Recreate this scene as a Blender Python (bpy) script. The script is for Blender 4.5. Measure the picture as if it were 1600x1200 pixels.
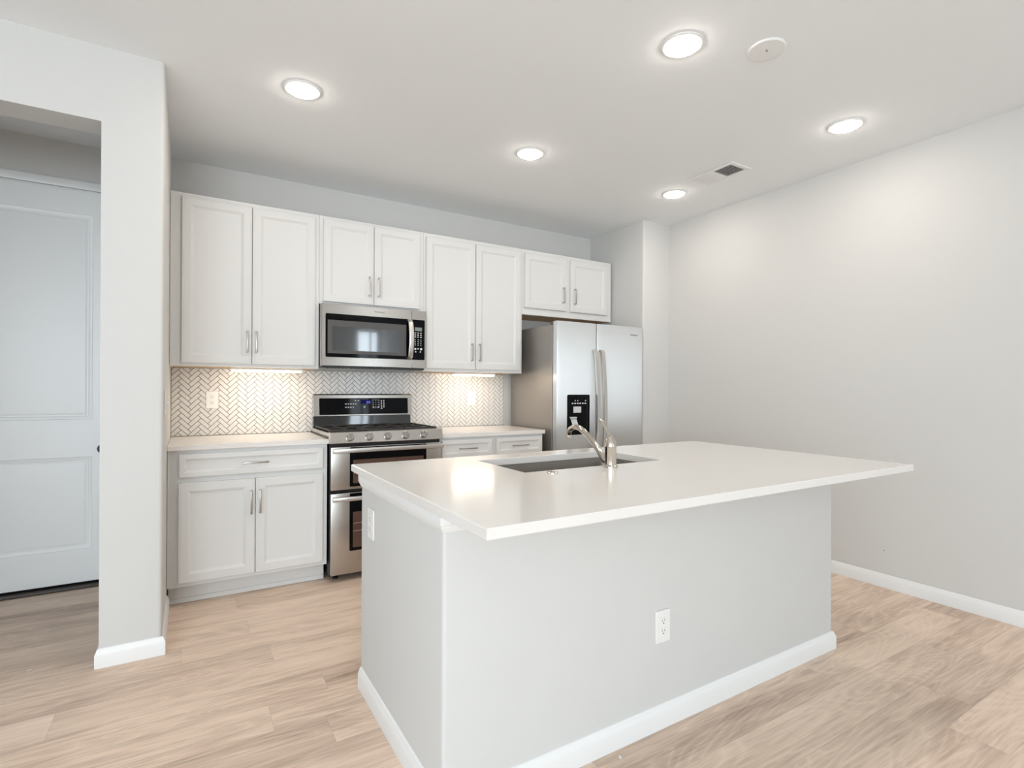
import bpy, bmesh, math, random
from mathutils import Vector, Matrix

for o in list(bpy.data.objects):
    bpy.data.objects.remove(o, do_unlink=True)
SC = bpy.context.scene
COL = SC.collection
R = math.radians

# ------------------------------------------------------------------ camera
YAW, ROLL, CAMZ = R(31.2929), R(0.301), 1.2416
cam_d = bpy.data.cameras.new('camera')
cam = bpy.data.objects.new('camera', cam_d)
COL.objects.link(cam)
cam_d.sensor_fit = 'HORIZONTAL'
cam_d.sensor_width = 36.0
cam_d.lens = 830.2424 / 1600 * 36.0
cam_d.shift_y = 7.309 / 1600
cam_d.clip_start = 0.02
fwd = Vector((math.sin(YAW), math.cos(YAW), 0))
rgt = Vector((math.cos(YAW), -math.sin(YAW), 0))
upv = Vector((0, 0, 1))
cx = rgt * math.cos(ROLL) + upv * math.sin(ROLL)
cy = upv * math.cos(ROLL) - rgt * math.sin(ROLL)
cz = -fwd
cam.matrix_world = Matrix(((cx.x, cy.x, cz.x, 0), (cx.y, cy.y, cz.y, 0), (cx.z, cy.z, cz.z, CAMZ), (0, 0, 0, 1)))
SC.camera = cam

# ------------------------------------------------------------------ world, daylight, exposure
world = bpy.data.worlds.new('daylight')
SC.world = world
world.use_nodes = True
world.node_tree.nodes['Background'].inputs[0].default_value = (0.85, 0.93, 1.0, 1)
world.node_tree.nodes['Background'].inputs[1].default_value = 0.5

def area(name, loc, rot, sx, sy, power, col):
    l = bpy.data.lights.new(name, 'AREA')
    l.shape = 'RECTANGLE'; l.size = sx; l.size_y = sy
    l.energy = power; l.color = col
    o = bpy.data.objects.new(name, l); COL.objects.link(o)
    o.location = loc; o.rotation_euler = rot
    return o
# daylight entering through the two windows of the wall behind the camera
E_REAR, E_NARROW, E_LEFT, S_LENS, S_LED = 182, 25, 86, 86.0, 30.0
DAY = (0.79, 0.91, 1.0)
area('daylight_rear_window', (-1.7, -4.58, 1.45), (R(90), 0, 0), 2.4, 1.9, E_REAR, DAY)
area('daylight_narrow_window', (3.46, -4.58, 1.485), (R(90), 0, 0), 0.50, 2.1, E_NARROW, DAY)
area('added_left_window_light', (-3.18, -1.5, 1.35), (0, R(-90), 0), 2.1, 4.2, E_LEFT, DAY)  # unseen left window, added to light the faces turned towards it

vs = SC.view_settings
SC.display_settings.display_device = 'sRGB'
vs.view_transform = 'Standard'
vs.look = 'None'
vs.exposure = 0.06
vs.gamma = 1.0
vs.use_curve_mapping = False

# ------------------------------------------------------------------ materials
def new_mat(name):
    m = bpy.data.materials.new(name); m.use_nodes = True
    nt = m.node_tree
    return m, nt, nt.nodes['Principled BSDF']

def P(name, col, rough=0.5, metal=0.0, spec=0.5, noise=0.0, nscale=60, bump=0.0, bscale=200, aniso=0.0, coat=0.0):
    m, nt, b = new_mat(name)
    b.inputs['Base Color'].default_value = (*col, 1)
    b.inputs['Roughness'].default_value = rough
    b.inputs['Metallic'].default_value = metal
    b.inputs['Specular IOR Level'].default_value = spec
    b.inputs['Coat Weight'].default_value = coat
    tc = nt.nodes.new('ShaderNodeTexCoord')
    if noise:
        n = nt.nodes.new('ShaderNodeTexNoise'); n.inputs['Scale'].default_value = nscale
        n.inputs['Detail'].default_value = 3
        nt.links.new(tc.outputs['Object'], n.inputs['Vector'])
        mx = nt.nodes.new('ShaderNodeMix'); mx.data_type = 'RGBA'
        mx.inputs[6].default_value = (*[c * (1 - noise) for c in col], 1)
        mx.inputs[7].default_value = (*[min(1, c * (1 + noise)) for c in col], 1)
        nt.links.new(n.outputs['Fac'], mx.inputs[0])
        nt.links.new(mx.outputs[2], b.inputs['Base Color'])
    if bump:
        n2 = nt.nodes.new('ShaderNodeTexNoise'); n2.inputs['Scale'].default_value = bscale
        n2.inputs['Detail'].default_value = 2
        nt.links.new(tc.outputs['Object'], n2.inputs['Vector'])
        bp = nt.nodes.new('ShaderNodeBump'); bp.inputs['Strength'].default_value = bump
        bp.inputs['Distance'].default_value = 0.002
        nt.links.new(n2.outputs['Fac'], bp.inputs['Height'])
        nt.links.new(bp.outputs[0], b.inputs['Normal'])
    if aniso:
        b.inputs['Anisotropic'].default_value = aniso
        tg = nt.nodes.new('ShaderNodeTangent'); tg.direction_type = 'RADIAL'; tg.axis = 'Z'
        nt.links.new(tg.outputs[0], b.inputs['Tangent'])
    return m

def brushed(name, col, rough, along='z', aniso=0.6):
    """stainless steel: streaks of roughness along one axis"""
    m = P(name, col, rough, metal=1.0, aniso=aniso)
    nt = m.node_tree; b = nt.nodes['Principled BSDF']
    b.inputs['Anisotropic Rotation'].default_value = 0.25 if along == 'x' else 0.0
    tc = nt.nodes.new('ShaderNodeTexCoord')
    mp = nt.nodes.new('ShaderNodeMapping')
    mp.inputs['Scale'].default_value = (2, 2, 700) if along == 'x' else (700, 700, 2)
    n = nt.nodes.new('ShaderNodeTexNoise'); n.inputs['Scale'].default_value = 2.0; n.inputs['Detail'].default_value = 3
    nt.links.new(tc.outputs['Object'], mp.inputs[0]); nt.links.new(mp.outputs[0], n.inputs['Vector'])
    mr = nt.nodes.new('ShaderNodeMapRange')
    mr.inputs['To Min'].default_value = rough * 0.93; mr.inputs['To Max'].default_value = rough * 1.07
    nt.links.new(n.outputs['Fac'], mr.inputs[0]); nt.links.new(mr.outputs[0], b.inputs['Roughness'])
    return m

def emis(name, col, strength):
    m = bpy.data.materials.new(name); m.use_nodes = True
    nt = m.node_tree; nt.nodes.clear()
    e = nt.nodes.new('ShaderNodeEmission'); e.inputs[0].default_value = (*col, 1); e.inputs[1].default_value = strength
    o = nt.nodes.new('ShaderNodeOutputMaterial'); nt.links.new(e.outputs[0], o.inputs[0])
    return m

def floor_mat():
    m, nt, b = new_mat('oak_vinyl_plank')
    N = nt.nodes.new; L = nt.links.new
    def math_(op, a, bb=None):
        n = N('ShaderNodeMath'); n.operation = op
        for i, v in enumerate((a, bb)):
            if v is None: continue
            if isinstance(v, (int, float)): n.inputs[i].default_value = v
            else: L(v, n.inputs[i])
        return n.outputs[0]
    g = N('ShaderNodeNewGeometry'); s = N('ShaderNodeSeparateXYZ'); L(g.outputs['Position'], s.inputs[0])
    X, Y = s.outputs[0], s.outputs[1]
    W, LEN = 0.178, 1.22
    yr = math_('DIVIDE', math_('ADD', Y, 0.05), W); row = math_('FLOOR', yr)
    wn = N('ShaderNodeTexWhiteNoise'); wn.noise_dimensions = '1D'; L(row, wn.inputs['W'])
    xr = math_('ADD', math_('DIVIDE', X, LEN), math_('MULTIPLY', wn.outputs['Value'], 7.0)); colm = math_('FLOOR', xr)
    cb = N('ShaderNodeCombineXYZ'); L(row, cb.inputs[0]); L(colm, cb.inputs[1])
    wn2 = N('ShaderNodeTexWhiteNoise'); wn2.noise_dimensions = '2D'; L(cb.outputs[0], wn2.inputs['Vector'])
    pid = wn2.outputs['Value']
    def grain(sx, sy, detail, dist, off):
        c = N('ShaderNodeCombineXYZ')
        L(math_('ADD', math_('MULTIPLY', X, sx), math_('MULTIPLY', pid, 37 + off)), c.inputs[0])
        L(math_('ADD', math_('MULTIPLY', Y, sy), math_('MULTIPLY', pid, 53 + off)), c.inputs[1])
        L(math_('MULTIPLY', pid, 19), c.inputs[2])
        n = N('ShaderNodeTexNoise'); n.inputs['Scale'].default_value = 1.0
        n.inputs['Detail'].default_value = detail; n.inputs['Distortion'].default_value = dist
        n.inputs['Roughness'].default_value = 0.6
        L(c.outputs[0], n.inputs['Vector']); return n.outputs['Fac']
    g0 = grain(0.55, 2.6, 2, 0.4, 23)
    g1 = grain(1.1, 8.0, 4, 1.6, 0)
    g2 = grain(5.0, 105.0, 3, 0.6, 5)
    # cathedral figure: thin contour lines of a smooth stretched field
    g3 = grain(0.9, 5.2, 1, 0.9, 11)
    lines = math_('POWER', math_('ABSOLUTE', math_('SINE', math_('MULTIPLY', g3, 46.0))), 0.35)
    def part(v, mid, k): return math_('MULTIPLY', math_('SUBTRACT', v, mid), k)
    t = math_('ADD', part(g0, 0.5, 0.55), part(g1, 0.5, 0.46))
    t = math_('ADD', t, part(g2, 0.5, 0.42))
    t = math_('ADD', t, part(lines, 0.85, -0.12))
    t = math_('ADD', t, part(pid, 0.5, 0.10))
    t = math_('ADD', t, 0.485)
    cr = N('ShaderNodeValToRGB'); L(t, cr.inputs[0])
    e = cr.color_ramp.elements
    e[0].position = 0.20; e[0].color = (0.380, 0.270, 0.205, 1)
    e[1].position = 0.75; e[1].color = (0.930, 0.755, 0.615, 1)
    k = cr.color_ramp.elements.new(0.40); k.color = (0.660, 0.500, 0.390, 1)
    k = cr.color_ramp.elements.new(0.55); k.color = (0.835, 0.655, 0.520, 1)
    # seams
    fy = math_('FRACT', yr); fx = math_('FRACT', xr)
    sy_ = math_('LESS_THAN', math_('MINIMUM', fy, math_('SUBTRACT', 1.0, fy)), 0.0045)
    sx_ = math_('LESS_THAN', math_('MINIMUM', fx, math_('SUBTRACT', 1.0, fx)), 0.0007)
    seam = math_('MAXIMUM', sy_, sx_)
    mx = N('ShaderNodeMix'); mx.data_type = 'RGBA'; L(math_('MULTIPLY', seam, 0.22), mx.inputs[0])
    L(cr.outputs[0], mx.inputs[6]); mx.inputs[7].default_value = (0.13, 0.095, 0.07, 1)
    L(mx.outputs[2], b.inputs['Base Color'])
    b.inputs['Roughness'].default_value = 0.5
    b.inputs['Specular IOR Level'].default_value = 0.35
    bp = N('ShaderNodeBump'); bp.inputs['Strength'].default_value = 0.25; bp.inputs['Distance'].default_value = 0.001
    L(g2, bp.inputs['Height']); L(bp.outputs[0], b.inputs['Normal'])
    return m

M = {}
M['wall'] = P('warm_grey_paint', (0.668, 0.660, 0.643), 0.75, spec=0.3, bump=0.10, bscale=240)
M['ceil'] = P('ceiling_white', (0.895, 0.915, 0.93), 0.85, spec=0.2, bump=0.08, bscale=200)
M['trim'] = P('trim_white', (0.86, 0.86, 0.85), 0.35)
M['cab'] = P('cabinet_lacquer', (0.755, 0.75, 0.735), 0.38, spec=0.4)
M['quartz'] = P('white_quartz', (0.83, 0.80, 0.765), 0.14, noise=0.02, nscale=160)
M['floor'] = floor_mat()
M['tile'] = P('white_glazed_tile', (0.80, 0.785, 0.765), 0.16, noise=0.04, nscale=22)
M['grout'] = P('grey_grout', (0.085, 0.075, 0.068), 0.9, noise=0.1)
M['steel'] = brushed('stainless_steel', (0.50, 0.472, 0.44), 0.25, 'x')
M['fridge_steel'] = brushed('fridge_stainless', (0.70, 0.685, 0.665), 0.40, 'z', 1.0)
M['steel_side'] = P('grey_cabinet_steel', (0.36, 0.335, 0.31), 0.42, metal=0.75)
M['nickel'] = P('satin_nickel', (0.66, 0.64, 0.61), 0.34, metal=1.0, aniso=0.3)
M['pull'] = P('brushed_pull', (0.46, 0.44, 0.415), 0.30, metal=1.0)
M['chrome'] = P('polished_chrome', (0.63, 0.585, 0.52), 0.07, metal=1.0)
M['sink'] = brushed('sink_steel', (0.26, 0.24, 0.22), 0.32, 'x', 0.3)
M['black_glass'] = P('black_glass', (0.003, 0.003, 0.004), 0.05, spec=0.13)
M['riser'] = P('glossy_black_enamel', (0.004, 0.004, 0.005), 0.05, spec=0.8, coat=0.4)
M['knob'] = P('knob_metal', (0.40, 0.385, 0.365), 0.22, metal=1.0)
M['smoke_glass'] = P('smoked_glass', (0.035, 0.038, 0.042), 0.07, spec=1.0, coat=1.0)
M['bezel'] = P('grey_bezel', (0.085, 0.08, 0.078), 0.35)
M['black'] = P('black_enamel', (0.012, 0.012, 0.013), 0.28)
M['iron'] = P('cast_iron', (0.035, 0.032, 0.03), 0.55, bump=0.2, bscale=400)
M['oven'] = P('oven_interior', (0.10, 0.055, 0.040), 0.15)
M['plastic'] = P('white_plastic', (0.86, 0.85, 0.83), 0.3)
M['slot'] = P('dark_slot', (0.05, 0.045, 0.04), 0.6)
M['rawwood'] = P('raw_birch', (0.60, 0.42, 0.25), 0.6, noise=0.12, nscale=30)
M['silk'] = P('printed_white', (0.75, 0.76, 0.78), 0.5)
M['lcd'] = P('lcd_grey', (0.22, 0.27, 0.24), 0.25)
M['paddle'] = P('grey_plastic', (0.62, 0.64, 0.63), 0.35)
M['bronze'] = P('dark_threshold', (0.055, 0.042, 0.035), 0.45, metal=0.3)
M['logo'] = P('logo_grey', (0.14, 0.14, 0.14), 0.4)
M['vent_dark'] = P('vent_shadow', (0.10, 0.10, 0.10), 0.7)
M['lens'] = emis('downlight_lens', (1.0, 0.915, 0.82), S_LENS)
M['led'] = emis('led_bar', (1.0, 0.86, 0.68), S_LED)
M['clock'] = emis('clock_blue', (0.25, 0.32, 1.0), 1.2)
M['clockbg'] = emis('clock_back', (0.03, 0.03, 0.20), 0.35)

# ------------------------------------------------------------------ mesh helpers
class MB:
    def __init__(s): s.bm = bmesh.new()
    def box(s, x0, x1, y0, y1, z0, z1, bev=0.0, seg=2):
        bm = s.bm
        v = [bm.verts.new((x, y, z)) for x in (x0, x1) for y in (y0, y1) for z in (z0, z1)]
        fs = [bm.faces.new([v[i] for i in q]) for q in ((0, 1, 3, 2), (4, 6, 7, 5), (0, 4, 5, 1), (2, 3, 7, 6), (0, 2, 6, 4), (1, 5, 7, 3))]
        if bev > 0:
            es = list({e for f in fs for e in f.edges})
            bmesh.ops.bevel(bm, geom=es, offset=bev, segments=seg, profile=0.5, affect='EDGES')
        return s
    def rings(s, rs, cap0=True, cap1=True, close=True):
        bm = s.bm
        V = [[bm.verts.new(p) for p in r] for r in rs]
        n = len(rs[0])
        for a, b in zip(V[:-1], V[1:]):
            for i in range(n if close else n - 1):
                j = (i + 1) % n
                bm.faces.new((a[i], a[j], b[j], b[i]))
        if cap0: bm.faces.new(list(reversed(V[0])))
        if cap1: bm.faces.new(V[-1])
        return s
    def tube(s, pts, rad, n=16, flat=None, ref=Vector((1, 0, 0))):
        """sweep; rad = one or list of radii (or (ru, rv) pairs)"""
        pts = [Vector(p) for p in pts]; rs = []
        for i, p in enumerate(pts):
            t = (pts[min(i + 1, len(pts) - 1)] - pts[max(i - 1, 0)]).normalized()
            u = (ref - t * ref.dot(t)).normalized(); v = t.cross(u)
            r = rad[i] if isinstance(rad, (list, tuple)) and not (len(rad) == 2 and len(pts) != 2 and isinstance(rad[0], float)) else rad
            ru, rv = r if isinstance(r, (list, tuple)) else (r, r)
            ring = []
            for k in range(n):
                a = 2 * math.pi * k / n
                ca, sa = math.cos(a), math.sin(a)
                if flat:
                    q = 1 / max(abs(ca) ** flat + abs(sa) ** flat, 1e-9) ** (1 / flat); ca *= q; sa *= q
                ring.append(p + u * (ca * ru) + v * (sa * rv))
            rs.append(ring)
        return s.rings(rs)
    def cyl(s, p0, p1, r0, r1=None, n=24):
        d = Vector(p1) - Vector(p0)
        ref = Vector((1, 0, 0)) if abs(d.normalized().x) < 0.9 else Vector((0, 1, 0))
        return s.tube([p0, p1], [(r0, r0), ((r1 if r1 is not None else r0),) * 2], n, ref=ref)
    def lathe(s, prof, c, axis='z', n=32, cap0=True, cap1=True):
        rs = []
        for r, h in prof:
            ring = []
            for k in range(n):
                a = 2 * math.pi * k / n; p, q = r * math.cos(a), r * math.sin(a)
                if axis == 'z': ring.append((c[0] + p, c[1] + q, c[2] + h))
                elif axis == 'y': ring.append((c[0] + p, c[1] + h, c[2] - q))
                else: ring.append((c[0] + h, c[1] + p, c[2] + q))
            rs.append(ring)
        return s.rings(rs, cap0, cap1)
    def prism(s, poly, z0, z1):
        return s.rings([[(x, y, z0) for x, y in poly], [(x, y, z1) for x, y in poly]])
    def loft_rect(s, x0, x1, z0, z1, yf, steps, back=True):
        """panel facing -Y: steps = (inset, depth behind yf)"""
        rs = [[(x0 + i, yf + d, z0 + i), (x1 - i, yf + d, z0 + i), (x1 - i, yf + d, z1 - i), (x0 + i, yf + d, z1 - i)] for i, d in steps]
        return s.rings(rs, back, True)
    def sweep_plan(s, path, prof, side=1):
        """profile (offset, z) along plan polyline; side=+1 offsets to the right of travel"""
        n = len(path); ms = []
        for i in range(n):
            a = Vector(path[max(i - 1, 0)]); b = Vector(path[i]); c = Vector(path[min(i + 1, n - 1)])
            d1 = (b - a).normalized() if i > 0 else (c - b).normalized()
            d2 = (c - b).normalized() if i < n - 1 else d1
            n1 = Vector((d1.y, -d1.x)) * side; n2 = Vector((d2.y, -d2.x)) * side
            m = (n1 + n2); m = m / max(m.dot(n1), 1e-6) if m.length > 1e-6 else n1
            ms.append(m)
        rs = [[(p[0] + m.x * o, p[1] + m.y * o, z) for o, z in prof] for p, m in zip(path, ms)]
        return s.rings(rs)
    def build(s, name, mat, parent=None, smooth=40, origin=None, label=None):
        bm = s.bm
        bmesh.ops.recalc_face_normals(bm, faces=bm.faces)
        me = bpy.data.meshes.new(name)
        if parent is not None:
            root = parent
            while root.parent is not None: root = root.parent
            off = Vector(root.location)
        else:
            if origin is None:
                lo = [min(v.co[i] for v in bm.verts) for i in range(3)]; hi = [max(v.co[i] for v in bm.verts) for i in range(3)]
                origin = ((lo[0] + hi[0]) / 2, (lo[1] + hi[1]) / 2, lo[2])
            off = Vector(origin)
        bmesh.ops.translate(bm, vec=-off, verts=bm.verts)
        bm.to_mesh(me); bm.free()
        me.materials.append(M[mat] if isinstance(mat, str) else mat)
        if smooth:
            for p in me.polygons: p.use_smooth = True
            me.set_sharp_from_angle(angle=R(smooth))
        o = bpy.data.objects.new(name, me); COL.objects.link(o)
        if parent is not None: o.parent = parent
        else: o.location = off
        if label: o['label'] = label
        return o

def thing(name, label, cat, loc, group=None):
    o = bpy.data.objects.new(name, None); COL.objects.link(o)
    o.empty_display_size = 0.05
    o.location = loc; o['label'] = label; o['category'] = cat
    if group: o['group'] = group
    return o
def tag(o, label, cat, group=None):
    o['label'] = label; o['category'] = cat
    if group: o['group'] = group
    return o
def struct(o):
    o['kind'] = 'structure'; return o
def dup(root, loc, rotz=None, label=None, group=None):
    r = root.copy(); COL.objects.link(r); r.location = loc
    if rotz is not None: r.rotation_euler = (0, 0, rotz)
    if label: r['label'] = label
    if group: r['group'] = group
    for ch in list(root.children):
        c = ch.copy(); COL.objects.link(c); c.parent = r
        for g in list(ch.children):
            d = g.copy(); COL.objects.link(d); d.parent = c
    return r

# ------------------------------------------------------------------ room dimensions (metres)
YB, XL, XR, XJ, YJ = 4.154, -0.1027, 3.758, 3.4387, 3.4225
YL, XO, ZC, ZO = 2.950, -0.3361, 2.745, 2.414
YU, YD = 3.822, 3.802          # wall cabinet face frame / door front
YC, YCD = 3.519, 3.499         # base cabinet face frame / door front
YREAR, XW = -4.5, -3.1
ZT, ZU = 2.431, 1.371
CT = 0.914

# ------------------------------------------------------------------ structure
b = MB().box(XW - 0.15, XR + 0.15, YREAR - 0.15, YB + 0.3, -0.05, 0.0)
struct(b.build('floor', 'floor', smooth=0))
b = MB().box(XW - 0.15, XR + 0.15, YREAR - 0.15, YB + 0.3, ZC, ZC + 0.08)
struct(b.build('ceiling', 'ceil', smooth=0))
b = MB().box(XO + 0.01, XR + 0.15, YB, YB + 0.25, 0, ZC)
struct(b.build('wall_back', 'wall', smooth=0))
b = MB().box(XR, XR + 0.15, YREAR, YB, 0, ZC)
struct(b.build('wall_right', 'wall', smooth=0))

def rounded(poly, corners, r=0.018, n=5):
    """round chosen corners of an axis-aligned polygon"""
    out = []
    for i, p in enumerate(poly):
        if i not in corners: out.append(p); continue
        a = Vector(poly[i - 1]); c = Vector(poly[(i + 1) % len(poly)]); p = Vector(p)
        d1 = (a - p).normalized(); d2 = (c - p).normalized(); ctr = p + (d1 + d2) * r
        for k in range(n + 1):
            t = k / n * math.pi / 2
            q = ctr - d2 * r * math.cos(t) - d1 * r * math.sin(t)
            out.append((q.x, q.y))
    return out
# end wall beside the fridge
b = MB().prism(rounded([(XJ, YJ), (XR, YJ), (XR, YB), (XJ, YB)], {0}), 0, ZC)
struct(b.build('wall_fridge_side', 'wall', smooth=30))
# left wall: pier, header over the passage, stretch to the far left
HALLB = 3.115
XO2 = -1.42
b = MB()
b.prism(rounded([(XO, YL), (XL, YL), (XL, YB), (XO, YB)], {1}), 0, ZC)
b.box(XO2, XO, YL, HALLB, ZO, ZC)
b.box(XW, XO2, YL, HALLB, 0, ZC)
struct(b.build('wall_left', 'wall', smooth=30))
# passage behind the opening
YH = 4.215
b = MB().box(XW, XW + 0.12, HALLB, YH, 0, ZC)  # unseen wall, set far left so the passage ceiling gets less light
struct(b.build('wall_passage_left', 'wall', smooth=0))
b = MB()
b.box(XW, -1.312, YH, YH + 0.15, 0, ZC)
b.box(-0.368, XO + 0.01, YH - 0.0, YH + 0.15, 0, ZC)
b.box(-1.312, -0.368, YH, YH + 0.15, 2.462, ZC)
struct(b.build('wall_passage_back', 'wall', smooth=0))
b = MB().box(-1.312, -0.368, YH + 0.15, YH + 0.17, 0, 2.462)
struct(b.build('wall_behind_door', 'wall', smooth=0))
# far side of the room (behind the camera): side wall and window wall
def wall_with_hole(axis, c0, c1, a0, a1, ha, hb, za, zb, b):
    """wall slab between c0..c1 thick, a0..a1 long, hole ha..hb x za..zb"""
    f = (lambda p, q, z0, z1: b.box(p, q, c0, c1, z0, z1)) if axis == 'x' else (lambda p, q, z0, z1: b.box(c0, c1, p, q, z0, z1))
    f(a0, ha, 0, ZC); f(hb, a1, 0, ZC); f(ha, hb, 0, za); f(ha, hb, zb, ZC)
W_REAR, W_NARROW, W_LEFT = (-2.9, -0.5, 0.5, 2.4), (3.20, 3.72, 0.42, 2.55), (-3.6, 0.6, 0.30, 2.40)
b = MB(); wall_with_hole('y', XW - 0.15, XW, YREAR, YB, W_LEFT[0], W_LEFT[1], W_LEFT[2], W_LEFT[3], b)
b.box(XW - 0.15, XW, YB, YB + 0.2, 0, ZC)
struct(b.build('wall_far_left', 'wall', smooth=0))
b = MB()
wall_with_hole('x', YREAR - 0.15, YREAR, XW, 2.0, *W_REAR, b)
wall_with_hole('x', YREAR - 0.15, YREAR, 2.0, XR, *W_NARROW, b)
struct(b.build('wall_rear', 'wall', smooth=0))
def window(n, axis, c0, c1, a0, a1, za, zb, bars):
    b = MB(); w = 0.045
    f = (lambda p, q, z0, z1: b.box(p, q, c0, c1, z0, z1)) if axis == 'x' else (lambda p, q, z0, z1: b.box(c0, c1, p, q, z0, z1))
    f(a0, a0 + w, za, zb); f(a1 - w, a1, za, zb); f(a0 + w, a1 - w, za, za + w); f(a0 + w, a1 - w, zb - w, zb)
    for t in bars: f(a0 + (a1 - a0) * t - 0.02, a0 + (a1 - a0) * t + 0.02, za + w, zb - w)
    struct(b.build('window_%d' % n, 'trim', smooth=0))
window(1, 'x', YREAR - 0.06, YREAR - 0.005, *W_REAR, (0.5,))
window(2, 'x', YREAR - 0.06, YREAR - 0.005, *W_NARROW, (0.62,))
window(3, 'y', XW - 0.06, XW - 0.005, *W_LEFT, (1 / 3, 2 / 3))  # third one: unseen, added together with the left light

# baseboards
BBP = [(0, 0.0005), (0.014, 0.0005), (0.014, 0.058), (0.0115, 0.066), (0.0085, 0.071), (0.0065, 0.079), (0.003, 0.083), (0, 0.084)]
b = MB().sweep_plan([(XR, YREAR + 0.01), (XR, YJ), (XJ + 0.002, YJ)], BBP, -1)
struct(b.build('baseboard_right', 'trim', smooth=25))
b = MB().sweep_plan([(XO, HALLB + 0.9), (XO, YL), (XL, YL), (XL, 3.516)], BBP, 1)
struct(b.build('baseboard_left', 'trim', smooth=25))
b = MB().sweep_plan([(XW, YL), (XO2, YL), (XO2, HALLB)], BBP, 1)
struct(b.build('baseboard_far_left', 'trim', smooth=25))

# door in the passage
YDR = 4.200
dr = MB()
xs = [-1.30, -1.165, -0.515, -0.380]; zs = [0.030, 0.232, 0.805, 1.037, 2.308, 2.450]
for i in range(3):
    for j in range(5):
        if i == 1 and j in (1, 3): continue
        q = [dr.bm.verts.new(p) for p in ((xs[i], YDR, zs[j]), (xs[i + 1], YDR, zs[j]), (xs[i + 1], YDR, zs[j + 1]), (xs[i], YDR, zs[j + 1]))]
        dr.bm.faces.new(q)
for za, zb in ((zs[1], zs[2]), (zs[3], zs[4])):
    dr.loft_rect(xs[1], xs[2], za, zb, YDR, [(0, 0), (0.004, 0.004), (0.014, 0.0055), (0.022, 0.010), (0.030, 0.0105), (0.036, 0.008), (0.040, 0.0078)], back=False)
dr.box(xs[0], xs[3], YDR + 0.012, YDR + 0.044, zs[0], zs[5])
for x in (xs[0], xs[3]):
    q = [dr.bm.verts.new(p) for p in ((x, YDR, zs[0]), (x, YDR + 0.012, zs[0]), (x, YDR + 0.012, zs[5]), (x, YDR, zs[5]))]; dr.bm.faces.new(q)
for z in (zs[0], zs[5]):
    q = [dr.bm.verts.new(p) for p in ((xs[0], YDR, z), (xs[3], YDR, z), (xs[3], YDR + 0.012, z), (xs[0], YDR + 0.012, z))]; dr.bm.faces.new(q)
bmesh.ops.remove_doubles(dr.bm, verts=dr.bm.verts, dist=1e-5)
door = struct(dr.build('door_1', 'trim', smooth=25))
kb = MB().lathe([(0.028, 0), (0.028, -0.006), (0.012, -0.010), (0.011, -0.035), (0.026, -0.045), (0.029, -0.058), (0.022, -0.068), (0.004, -0.071)], (-0.456, YDR - 0.0005, 0.855), 'y', 24)
k = kb.build('door_knob', 'black', door)
b = MB()
ca, cb_ = -1.312, -0.368
for (x0, x1, z0, z1) in ((ca - 0.062, ca, 0.0, 2.462), (cb_, XO + 0.0, 0.0, 2.462), (ca - 0.062, XO + 0.0, 2.462, 2.512)):
    b.box(x0, x1, YH - 0.018, YH, z0, z1, 0.004, 2)
b.box(ca, ca + 0.010, YH, YH + 0.12, 0, 2.462); b.box(cb_ - 0.010, cb_, YH, YH + 0.12, 0, 2.462)
b.box(ca + 0.010, cb_ - 0.010, YH, YH + 0.12, 2.4535, 2.462)
struct(b.build('trim_1', 'trim', smooth=25))
b = MB().box(-1.30, -0.38, 4.150, 4.330, 0.0005, 0.016, 0.003, 2)
struct(b.build('trim_2', 'bronze', smooth=25))

# ------------------------------------------------------------------ cabinets
DOORP = [(0, 0.0195), (0, 0.003), (0.0025, 0.0004), (0.009, 0.0), (0.0105, 0.0012), (0.012, 0.0), (0.047, 0.0), (0.049, 0.0012), (0.054, 0.0035), (0.060, 0.0072), (0.064, 0.0088), (0.066, 0.0090)]
DRAWP = [(0, 0.0195), (0, 0.003), (0.0025, 0.0004), (0.006, 0.0), (0.0072, 0.001), (0.0085, 0.0), (0.027, 0.0), (0.029, 0.0012), (0.034, 0.0045), (0.039, 0.0075), (0.041, 0.0078)]
def pull(x, z, yf, vertical, parent, L=0.140):
    h = MB(); w = 0.0048; o = 0.030
    ax = 0.5 * (L - 0.012)
    if vertical:
        h.box(x - w, x + w, yf - o, yf - o + 0.0075, z - L / 2, z + L / 2, 0.002, 2)
        for s in (-ax, ax): h.box(x - w * 0.9, x + w * 0.9, yf - o + 0.0075, yf - 0.0002, z + s - 0.0055, z + s + 0.0055, 0.001, 1)
    else:
        h.box(x - L / 2, x + L / 2, yf - o, yf - o + 0.0075, z - w, z + w, 0.002, 2)
        for s in (-ax, ax): h.box(x + s - 0.0055, x + s + 0.0055, yf - o + 0.0075, yf - 0.0002, z - w * 0.9, z + w * 0.9, 0.001, 1)
    return h.build('handle', 'pull', parent)

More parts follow.
